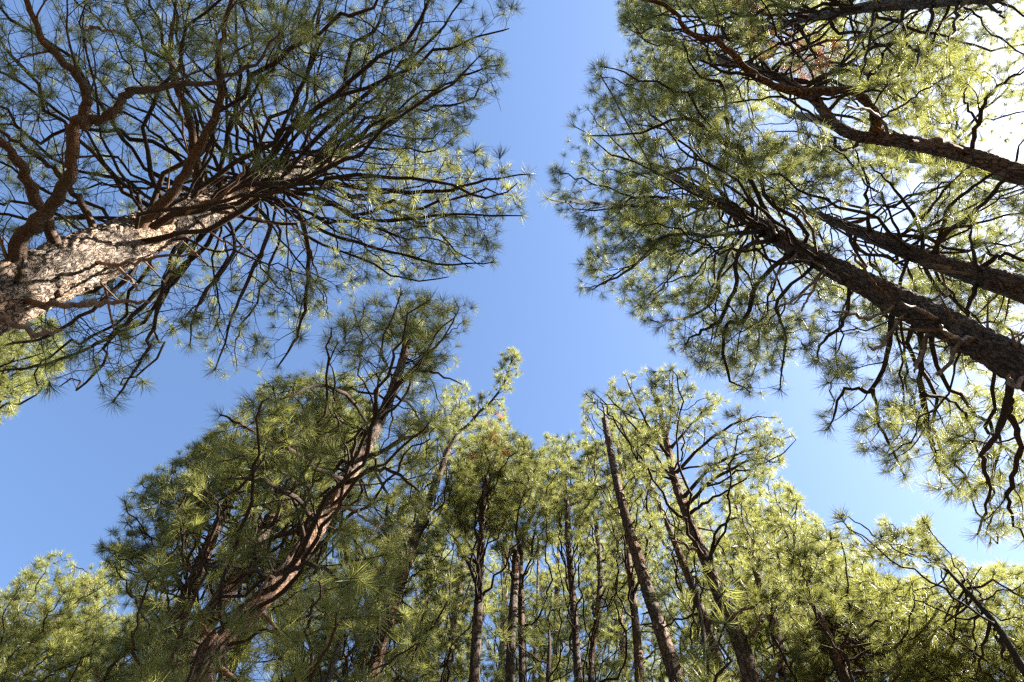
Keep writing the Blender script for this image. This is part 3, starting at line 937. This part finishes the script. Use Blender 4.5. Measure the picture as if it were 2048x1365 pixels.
# ------------------------------------------------------------------ the cluster at lower left
pF = [(800, 580), (860, 590), (950, 610), (925, 690), (900, 760), (930, 800), (880, 900), (880, 1000), (840, 1100), (760, 1180), (650, 1200), (500, 1300), (400, 1430), (270, 1430), (290, 1200), (380, 1080), (400, 960), (415, 880), (500, 800),
      (560, 760), (640, 750), (655, 650), (720, 600)]
F_ = Tree('pine_tree', 'near pine with a curving sunlit scaly bole climbing through long glossy needles', NEAR,
          [(380, 1400), (430, 1300), (560, 1160), (650, 1032), (730, 900), (790, 770), (815, 680)], 4.9, 50, 15.5, 'brown', 9, sides=60, rings=320, rough=.016, lean_base=.1, crown=pF, w1=15)
k = dict(poly=pF, L2=.55, d2=.25, L3=.26, k3=4, start=.3)
F_.traced([(770, 820), (800, 760), (830, 745), (870, 745), (925, 770)], 10.2, .035, **k)
F_.traced([(720, 920), (780, 895), (850, 860), (850, 835)], 8.6, .035, **k)
F_.traced([(690, 970), (740, 940), (790, 945), (840, 985)], 7.6, .03, **k)
F_.traced([(540, 1180), (600, 1130), (640, 1135), (700, 1180)], 5.4, .025, **k)
F_.traced([(690, 960), (620, 930), (560, 880), (500, 860), (440, 830)], 7.4, .03, **k)
F_.traced([(640, 1040), (580, 990), (520, 960), (440, 960)], 6.6, .03, **k)
F_.traced([(745, 870), (700, 800), (640, 770), (560, 800)], 8.4, .03, **k)
F_.traced([(560, 1160), (500, 1140), (420, 1130), (340, 1150)], 5.8, .025, **k)
F_.auto(56, pF, 6.4, 15.2, 3.0, rise=.25, L2=.55, d2=.26, L3=.3, k3=4)
F_.dead_px([(650, 1032), (680, 1018), (710, 1020), (735, 1045), (760, 1050), (740, 1075)], 6.4, .016, 'bleached bare twig curling off the bole', L2=.12)
F_.stubs(8, 5, 9, .15, .4)
F_.top(26)
F_.finish(0.21, 82, 0.0128, rich=True, objects=300)

pF2 = [(340, 930), (430, 870), (520, 790), (620, 750), (700, 760), (720, 900), (700, 1100), (520, 1430), (300, 1430), (260, 1300), (220, 1140), (260, 1020)]
F2 = Tree('pine_tree', 'thick shaded pine just behind the curving sunlit bole at lower left', NEAR,
          [(270, 1420), (380, 1290), (470, 1160), (530, 1060), (580, 985)], 7.0, 50, 16.5, 'brown', 10, sides=40, rings=200, rough=.014, crown=pF2, w1=25)
F2.auto(46, pF2, 7.5, 16, 3.6, rise=.25, L2=.55, d2=.26, L3=.3, k3=4)
F2.stubs(8, 6, 11)
F2.top(16)
F2.finish(0.18, 82, 0.0216, rich=True)

pF3 = [(195, 1090), (240, 1010), (260, 985), (330, 925), (420, 870), (500, 900), (520, 1050), (430, 1200), (330, 1280), (290, 1250), (235, 1150), (200, 1110)]
F3 = Tree('pine_tree', 'dark slanting pine at left of the cluster, drooping tufts reaching out over blue sky', ROW,
          [(310, 1330), (350, 1245), (390, 1160), (425, 1075), (455, 1010)], 8.0, 36, 15.5, 'dark', 11, sides=20, rings=120, crown=pF3, w1=20)
F3.traced([(400, 1145), (340, 1110), (280, 1110), (205, 1095)], 11.0, .03, poly=pF3, L2=.5, d2=.22, k3=5)
F3.traced([(430, 1060), (380, 1030), (330, 1010), (262, 985)], 12.6, .03, poly=pF3, L2=.5, d2=.22, k3=5)
F3.auto(34, pF3, 9, 15.2, 3.6, rise=.25, L2=.55, d2=.24, L3=.28, k3=4)
F3.top(12)
F3.finish(0.18, 87, 0.0212)

pF4 = [(340, 930), (430, 860), (500, 800), (545, 755), (600, 745), (680, 750), (760, 740), (760, 950), (650, 1100), (540, 1250), (430, 1200), (380, 1050)]
F4 = Tree('pine_tree', 'bright crowned pine filling the gap between the curving bole and open sky', FAR,
          [(420, 1420), (500, 1250), (570, 1120), (640, 990)], 8.6, 30, 17.5, 'brown', 12, crown=pF4, w1=15)
F4.auto(52, pF4, 9.5, 17.3, 3.8, L2=.6, d2=.22, L3=.28, k3=5)
F4.top(16)
F4.finish(0.17, 87, 0.0225)

# ------------------------------------------------------------------ the row ahead
pG = [(840, 700), (930, 735), (985, 700), (1010, 700), (1020, 690), (1045, 715), (1040, 800), (1000, 860), (960, 920), (950, 1050), (900, 1220), (860, 1430), (690, 1430), (740, 1150), (800, 900)]
G_ = Tree('pine_tree', 'forked tapering pine right of the curving bole, its leader sweeping right into blue sky', ROW,
          [(715, 1430), (750, 1330), (790, 1200), (830, 1080), (870, 970), (900, 890)], 8.6, 31, 19.5, 'brown', 13, sides=24, rings=140, rough=.01, crown=pG, w1=13)
G_.traced([(850, 1010), (900, 890), (950, 835), (1000, 783), (1020, 730), (1030, 703)], 18, .05, poly=pG, L2=.4, d2=.1, L3=.22, k3=4, start=.35)
G_.auto(44, pG, 9, 19, 3.2, rise=.3, L2=.5, d2=.22, L3=.27, k3=5)
G_.rust(1010, 860, 40, .25); G_.stubs(12, 8, 15)
G_.top(18)
G_.finish(0.17, 87, 0.0225)

pG2 = [(700, 1000), (800, 880), (880, 900), (880, 1050), (820, 1200), (760, 1420), (640, 1430), (660, 1200)]
G2 = Tree('pine_tree', 'pale twin stemmed pine low between the forked pine and the near needles', ROW,
          [(690, 1430), (735, 1290), (770, 1190), (815, 1070)], 11.5, 16, 19, 'brown', 14, crown=pG2, w1=9)
G2.traced([(715, 1350), (760, 1240), (800, 1150), (840, 1050)], 17, .07, .02, bark='brown', start=.8, L2=.3)
G2.auto(30, pG2, 11, 18.6, 2.8, L2=.5, d2=.22, L3=.26, k3=5)
G2.top(12)
G2.finish(0.17, 87, 0.0225)

pH = [(880, 870), (940, 830), (990, 800), (1040, 830), (1060, 890), (1095, 920), (1060, 1000), (990, 1080), (920, 1080), (870, 990)]
H_ = Tree('pine_tree', 'straight dark pine with a dense shaded crown tuft at the middle of the row', ROW,
          [(944, 1430), (950, 1330), (957, 1200), (962, 1090), (972, 960)], 8.0, 23, 15.6, 'dark', 15, sides=20, rings=140, rough=.008, crown=pH, w1=12)
H_.traced([(950, 1180), (920, 1098), (885, 1050), (850, 1040)], 13, .03, L2=.35, d2=.3, k3=3, leafy=.7)
H_.traced([(965, 1020), (1000, 1080), (1005, 1200)], 11.0, .016, leafy=.3, L2=.3)
H_.auto(34, pH, 11.2, 15.5, 2.3, L2=.45, d2=.18, L3=.26, k3=6)
H_.rust(985, 905, 45, .08); H_.rust(960, 940, 40, .1); H_.stubs(14, 6, 12, .15, .5, r=.012, bark='limb')
H_.top(22)
H_.finish(0.19, 87, 0.0206)

pH2 = [(820, 1240), (850, 1080), (900, 1000), (960, 980), (960, 1200), (930, 1430), (810, 1430)]
H2 = Tree('pine_tree', 'thin forked pine stem left of the straight dark pine with sparse lower foliage', ROW,
          [(885, 1430), (903, 1280), (917, 1190), (930, 1100)], 12.0, 18, 19, 'brown', 16, crown=pH2, w1=9)
H2.traced([(903, 1280), (925, 1210), (945, 1150)], 16, .045, .015, bark='limb', L2=.3, start=.7)
H2.auto(30, pH2, 10.5, 18.8, 3.2, L2=.5, d2=.22, k3=5)
H2.top(10)
H2.finish(0.17, 87, 0.0225)

I1 = Tree('dead_pine', 'broken dead stem with a small hooked top beside the forked dark pine', DEAD,
          [(1018, 1430), (1022, 1290), (1028, 1190), (1032, 1112)], 9.0, 20, 13, 'dark', 17, sides=14, rings=80, px_end=True, top_r=.09, w1=15)
I1.traced([(1032, 1118), (1031, 1104), (1026, 1102), (1020, 1112)], I1.ztop - .1, .05, .02, from_trunk=False, z_start=I1.ztop - .08, start=1, bark='dark', name='branch_stub')
I1.traced([(1025, 1140), (1014, 1150), (1012, 1200)], 11.6, .02, bark='wood', start=1, name='branch_stub')
I1.stubs(6, 8, 12, .1, .3, bark='limb')
I1.finish(0.1, 8, .02)

pI = [(960, 880), (1060, 880), (1130, 930), (1125, 1030), (1080, 1120), (1000, 1140), (960, 1010)]
I2 = Tree('pine_tree', 'dark pine forking into a wide vee above the hooked dead stem', ROW,
          [(1047, 1430), (1044, 1280), (1041, 1150), (1038, 1085), (1028, 1040), (1008, 985), (990, 940)], 9.6, 17, 19, 'dark', 18, sides=16, rings=120, crown=pI, w1=8)
I2.traced([(1040, 1110), (1052, 1060), (1070, 1000), (1085, 940)], 17, .06, .015, bark='dark', poly=pI, L2=.45, start=.4)
I2.auto(26, pI, 13, 18.6, 2.6, L2=.45, d2=.2, L3=.25, k3=5)
I2.stubs(8, 9, 14, .1, .4, bark='limb')
I2.top(16)
I2.finish(0.18, 87, 0.0212)

J_ = Tree('dead_pine', 'slim bare dead pole standing between the forked pine and its right neighbour', DEAD,
          [(1066, 1430), (1071, 1260), (1075, 1190), (1077, 1070)], 12.5, 8, 17, 'weathered', 19, sides=8, rings=50, px_end=True, top_r=.02, w1=5)
J_.stubs(10, 9, 15, .1, .35, r=.008)

pK = [(1090, 870), (1110, 848), (1150, 870), (1190, 900), (1200, 960), (1190, 1040), (1150, 1100), (1090, 1080), (1078, 960)]
K_ = Tree('pine_tree', 'slender upright pine with a layered narrow top right of the bare dead pole', ROW,
          [(1160, 1430), (1151, 1270), (1143, 1170), (1136, 1080), (1133, 1010), (1124, 930)], 10.0, 17, 19.8, 'dark', 20, sides=16, rings=120, crown=pK, w1=9)
K_.auto(36, pK, 12.5, 19.6, 2.2, L2=.4, d2=.18, L3=.25, k3=5)
K_.stubs(16, 8, 14, .1, .5, r=.01, bark='limb')
K_.top(18)
K_.finish(0.18, 87, 0.0212)

pL = [(1150, 950), (1240, 920), (1290, 1000), (1260, 1180), (1230, 1300), (1170, 1200), (1150, 1080)]
L_ = Tree('pine_tree', 'thin wishbone forked pine left of the tall bare leaning stem', ROW,
          [(1180, 1430), (1192, 1250), (1200, 1160), (1196, 1080), (1190, 1040)], 11.0, 14, 19.2, 'dark', 21, sides=12, rings=90, crown=pL, w1=8)
L_.traced([(1193, 1240), (1186, 1210), (1184, 1170)], 14.6, .045, .02, bark='dark', start=.9)
L_.auto(28, pL, 11.5, 19, 2.6, L2=.45, d2=.2, k3=5)
L_.top(14)
L_.finish(0.17, 87, 0.0225)

pM = [(1165, 790), (1215, 765), (1260, 800), (1300, 900), (1330, 1050), (1300, 1200), (1230, 1150), (1190, 1000), (1165, 880)]
M_ = Tree('pine_tree', 'upright pine close behind the tall bare leaning stem, bole flecked with light', ROW,
          [(1284, 1430), (1277, 1310), (1265, 1190), (1253, 1080), (1247, 1010)], 9.5, 20, 19.8, 'brown', 22, sides=16, rings=120, crown=pM, w1=10)
M_.auto(36, pM, 12.5, 19.6, 3.0, L2=.5, d2=.2, k3=5)
M_.stubs(16, 7, 14, .1, .5, r=.011, bark='limb')
M_.top(16)
M_.finish(0.17, 87, 0.0225)

N_ = Tree('dead_pine', 'tall bare dead stem leaning left, snapped off short against the blue gap', DEAD,
          [(1375, 1430), (1338, 1310), (1300, 1195), (1270, 1100), (1245, 1010), (1225, 925), (1209, 838)], 7.0, 35, 16, 'brown', 23, sides=40, rings=260, rough=.012, px_end=True, top_r=.075, w1=11)
N_.traced([(1211, 842), (1206, 815), (1200, 795)], N_.ztop + .5, .03, .008, from_trunk=False, z_start=N_.ztop - .05, start=1, bark='wood', name='branch_stub')
N_.stubs(26, 7, N_.ztop - .3, .05, .22, r=.012, bark='limb')
N_.traced([(1250, 1040), (1242, 1030), (1236, 1015)], 12.6, .022, .012, start=1, bark='wood', name='branch_stub')
N_.finish(0.1, 8, .02)

pO = [(1230, 770), (1300, 750), (1340, 900), (1420, 1100), (1450, 1250), (1380, 1280), (1330, 1100), (1260, 950)]
O_ = Tree('pine_tree', 'slanting slim pine between the bare leaning stem and the fan branched pine', ROW,
          [(1462, 1430), (1430, 1297), (1400, 1214), (1359, 1110), (1326, 1028), (1301, 974)], 10.0, 20, 19.5, 'dark', 24, sides=16, rings=120, crown=pO, w1=10)
O_.auto(34, pO, 11, 19.3, 2.6, L2=.5, d2=.2, k3=5)
O_.stubs(14, 8, 14, .1, .4, r=.011, bark='limb')
O_.top(14)
O_.finish(0.17, 87, 0.0225)

pP = [(1170, 790), (1220, 760), (1245, 745), (1300, 740), (1345, 730), (1400, 770), (1450, 800), (1500, 815), (1555, 830), (1590, 875), (1560, 935), (1500, 955), (1440, 1020), (1400, 1080), (1330, 1060), (1280, 980), (1240, 900), (1190, 860)]
P_ = Tree('pine_tree', 'tall pine with a one sided fan of upswept limbs spreading right over the sky gap', NEAR,
          [(1522, 1430), (1488, 1310), (1455, 1228), (1420, 1140), (1395, 1082), (1370, 1020), (1350, 960), (1330, 870)], 7.4, 38, 16.5, 'brown', 25, sides=48, rings=240, rough=.014, crown=pP, w1=12)
k = dict(poly=pP, L2=.7, d2=.18, L3=.32, k3=4, start=.25, leafy=.75)
for t, z in [([(1365, 1000), (1430, 930), (1500, 900), (1585, 872)], 13), ([(1370, 1015), (1440, 950), (1510, 920), (1560, 925)], 12.2), ([(1350, 950), (1420, 880), (1490, 840), (1550, 835)], 14), ([(1340, 900), (1400, 830), (1440, 800)], 15),
             ([(1335, 880), (1345, 800), (1345, 735)], 16), ([(1340, 920), (1290, 840), (1250, 750)], 15), ([(1355, 970), (1290, 880), (1215, 790)], 14), ([(1375, 1030), (1420, 1000), (1500, 950)], 11.5)]:
    P_.traced(t, z, .035, **k)
P_.traced([(1415, 1130), (1430, 1070), (1460, 1040), (1480, 1035)], 10.5, .03, start=.9)
P_.traced([(1405, 1110), (1370, 1090), (1345, 1080)], 10.6, .03, start=.9, bark='wood')
P_.auto(16, pP, 11, 16.4, 3.4, L2=.55, d2=.22, k3=4)
P_.dead_px([(1460, 1235), (1490, 1222), (1510, 1215)], 8.6, .028)
P_.dead_px([(1470, 1262), (1500, 1275), (1520, 1240), (1532, 1225)], 8.2, .026)
P_.stubs(14, 6.5, 12, .15, .5)
P_.top(8)
P_.finish(0.175, 82, 0.0216, rich=True, objects=0)

pR = [(1400, 1060), (1450, 990), (1500, 945), (1560, 955), (1610, 1005), (1650, 1060), (1690, 1130), (1680, 1300), (1600, 1430), (1480, 1430), (1420, 1250)]
R_ = Tree('pine_tree', 'lit pine right of the fan branched one, bole visible only near the lower edge', ROW,
          [(1590, 1430), (1562, 1320), (1545, 1240), (1522, 1170)], 9.8, 25, 18.5, 'brown', 26, sides=16, rings=100, crown=pR, w1=17)
R_.auto(38, pR, 8.5, 18.2, 3.4, L2=.55, d2=.22, L3=.27, k3=5)
R_.stubs(8, 7, 12)
R_.top(12)
R_.finish(0.17, 87, 0.0225)

pS = [(1560, 1120), (1620, 1060), (1700, 1090), (1770, 1150), (1850, 1170), (1930, 1230), (1960, 1320), (1950, 1430), (1560, 1430), (1540, 1250)]
S_ = Tree('pine_tree', 'pine at lower right with many level dark limbs spreading beneath its bright foliage', ROW,
          [(1722, 1430), (1685, 1340), (1655, 1270), (1625, 1200)], 8.0, 27, 15.5, 'brown', 27, sides=20, rings=100, rough=.01, crown=pS, w1=14)
k = dict(poly=pS, L2=.5, d2=.24, k3=4, start=.4)
for t, z in [([(1660, 1290), (1720, 1275), (1800, 1270), (1870, 1265)], 10.5), ([(1650, 1265), (1720, 1240), (1800, 1230), (1850, 1180)], 12), ([(1675, 1325), (1740, 1310), (1830, 1300), (1900, 1310)], 9.5), ([(1640, 1240), (1690, 1200), (1740, 1160)], 12.8),
             ([(1690, 1355), (1760, 1340), (1840, 1360)], 8.6), ([(1650, 1260), (1600, 1250), (1570, 1220)], 11), ([(1665, 1300), (1740, 1260), (1780, 1200)], 11)]:
    S_.traced(t, z, .03, **k)
S_.auto(28, pS, 8, 15.2, 3.6, rise=.2, L2=.5, d2=.22, k3=5)
S_.top(10)
S_.finish(0.175, 87, 0.0218)

T_ = Tree('pine_tree', 'lean young pine at the lower right edge with separate tufts poking above the foliage', ROW,
          [(2110, 1430), (2055, 1350), (1995, 1255), (1945, 1195), (1895, 1140), (1860, 1095)], 7.4, 20, 13.5, 'limb', 28, sides=12, rings=80, px_end=True, top_r=.012, w1=5)
pT = [(1660, 1030), (1690, 1030), (1730, 1090), (1765, 1035), (1800, 1060), (1850, 1038), (1880, 1090), (1930, 1130), (2010, 1130), (2150, 1140), (2150, 1430), (1850, 1430), (1760, 1330), (1720, 1190)]
k = dict(poly=pT, L2=.34, d2=.17, k3=3, start=.3, L3=.2)
T_.traced([(1900, 1145), (1840, 1110), (1770, 1110), (1720, 1075), (1672, 1035)], 11.4, .013, **k)
T_.traced([(1880, 1125), (1820, 1100), (1795, 1060), (1770, 1040)], 12.2, .011, **k)
T_.traced([(1870, 1105), (1862, 1070), (1856, 1045)], 12.4, .01, **k)
T_.traced([(1960, 1215), (1990, 1170), (2030, 1140)], 10.5, .011, **k)
T_.traced([(1920, 1170), (1935, 1140), (1925, 1125)], 11.0, .014, **k)
T_.auto(20, pT, 8, 13, 2.4, rise=.3, r_k=.005, L2=.4, d2=.24, k3=4, L3=.24)
T_.finish(0.17, 87, 0.0225)

pX = [(1830, 1180), (1900, 1160), (1990, 1190), (2060, 1130), (2150, 1130), (2150, 1430), (1800, 1430), (1800, 1260)]
X_ = Tree('pine_tree', 'dense sunlit pine filling the corner behind the lean young pine at lower right', FAR,
          [(2150, 1430), (2090, 1340), (2040, 1260)], 11, 24, 17, 'brown', 29, crown=pX, w1=14)
X_.auto(36, pX, 8, 16.6, 4.0, L2=.55, d2=.22, k3=5)
X_.finish(0.17, 87, 0.0225)

# ------------------------------------------------------------------ the back of the stand: sunlit crowns between the stems
for i, (px, R, w0, zt, poly, n, lab) in enumerate([
        ([(800, 1430), (840, 1250), (880, 1100)], 15, 20, 22, [(770, 1040), (850, 950), (960, 930), (1010, 1050), (980, 1250), (900, 1430), (760, 1430)], 56, 'distant yellow green pine seen between the forked pine and the straight dark pine'),
        ([(1000, 1430), (1008, 1250), (1012, 1100)], 16, 20, 23, [(930, 1010), (1030, 960), (1120, 1010), (1120, 1250), (1080, 1430), (930, 1430)], 56, 'distant yellow green pine showing behind the hooked dead stem'),
        ([(1110, 1430), (1112, 1280), (1116, 1130)], 14.5, 18, 21, [(1060, 1100), (1110, 1010), (1190, 1000), (1240, 1100), (1230, 1430), (1060, 1430)], 50, 'distant pale pine showing between the slender pine and the wishbone forked pine'),
        ([(1260, 1430), (1245, 1280), (1230, 1130)], 15.5, 20, 23.5, [(1170, 1000), (1210, 930), (1300, 960), (1350, 1100), (1350, 1430), (1180, 1430)], 56, 'distant pale pine showing either side of the tall bare leaning stem'),
        ([(1450, 1430), (1410, 1280), (1380, 1160)], 14, 22, 22, [(1290, 1050), (1360, 1000), (1460, 970), (1530, 950), (1570, 1040), (1540, 1250), (1490, 1430), (1330, 1430)], 60, 'distant bright pine behind the bole of the fan branched pine'),
        ([(1640, 1430), (1600, 1300), (1560, 1190)], 13.5, 24, 20.5, [(1450, 1010), (1510, 950), (1560, 950), (1620, 1010), (1660, 1060), (1720, 1110), (1770, 1170), (1740, 1430), (1500, 1430)], 64, 'distant bright rounded pine rising above the lower right foliage'),
        ([(1880, 1430), (1830, 1320), (1790, 1240)], 12.5, 24, 17.5, [(1640, 1080), (1700, 1100), (1760, 1160), (1860, 1150), (1950, 1230), (1990, 1430), (1680, 1430)], 56, 'distant bright pine behind the level dark limbs at lower right'),
        ([(590, 1430), (660, 1260), (720, 1120)], 13.5, 20, 18.5, [(560, 1150), (640, 1000), (720, 850), (800, 800), (860, 850), (830, 1050), (760, 1250), (700, 1430), (540, 1430)], 60, 'distant bright pine just right of the curving sunlit bole'),
        ([(150, 1450), (230, 1330), (290, 1230)], 14, 18, 14.5, [(180, 1290), (270, 1230), (330, 1180), (400, 1200), (400, 1430), (180, 1430)], 34, 'distant green pine low between the lone bright pine and the shaded thick pine')]):
    t = Tree('pine_tree', lab, FAR, px, R, w0, zt, 'brown', 40 + i, sides=10, rings=50, crown=poly)
    t.auto(n, poly, 9, zt - .3, 4.2, L2=.6, d2=.24, L3=.3, k3=5)
    t.top(12)
    t.finish(0.19, 75, 0.0243, shift=.12)

# ------------------------------------------------------------------ young pines close to the camera, along the lower edge
YOUNG = 'young pines with long needles close to the camera'
for i, (px, R, zt, poly, n, lab) in enumerate([
        ([(1400, 1500), (1405, 1400), (1410, 1300)], 4.7, 7.2, [(1310, 1180), (1370, 1130), (1430, 1140), (1480, 1230), (1470, 1440), (1270, 1440), (1280, 1280)], 10, 'young pine with glossy deep green needles in front of the slanting slim pine'),
        ([(610, 1500), (650, 1380), (680, 1280)], 4.6, 7.0, [(540, 1240), (640, 1160), (720, 1140), (800, 1170), (850, 1260), (840, 1440), (480, 1440)], 13, 'young pine with long drooping needles below the curving sunlit bole'),
        ([(270, 1520), (320, 1400), (350, 1300)], 4.9, 7.0, [(285, 1150), (350, 1120), (430, 1150), (500, 1230), (480, 1440), (270, 1440)], 10, 'young pine with dark arching needles in front of the thick shaded pine'),
        ([(1090, 1500), (1095, 1400), (1098, 1320)], 5.6, 7.6, [(1000, 1260), (1060, 1190), (1130, 1190), (1180, 1270), (1180, 1440), (1000, 1440)], 10, 'young pine with some yellowed needles at the foot of the slender upright pine')]):
    t = Tree('young_pine', lab, YOUNG, px, R, 16, zt, 'limb', 60 + i, sides=10, rings=50, crown=poly)
    t.auto(n, poly, 4.2, zt - .1, 1.6, rise=.4, L2=.35, d2=.24, L3=.2, k3=2)
    if i == 3:
        t.rust(1125, 1235, 50, .5)
    t.finish(0.2, 67, 0.0192, rich=True, objects=60)

print('TUFTS', STAT, 'objects', len(bpy.data.objects), 'tris', sum(len(o.data.loops) - 2 * len(o.data.polygons) for o in bpy.data.objects if o.type == 'MESH' and o.data.users == 1))
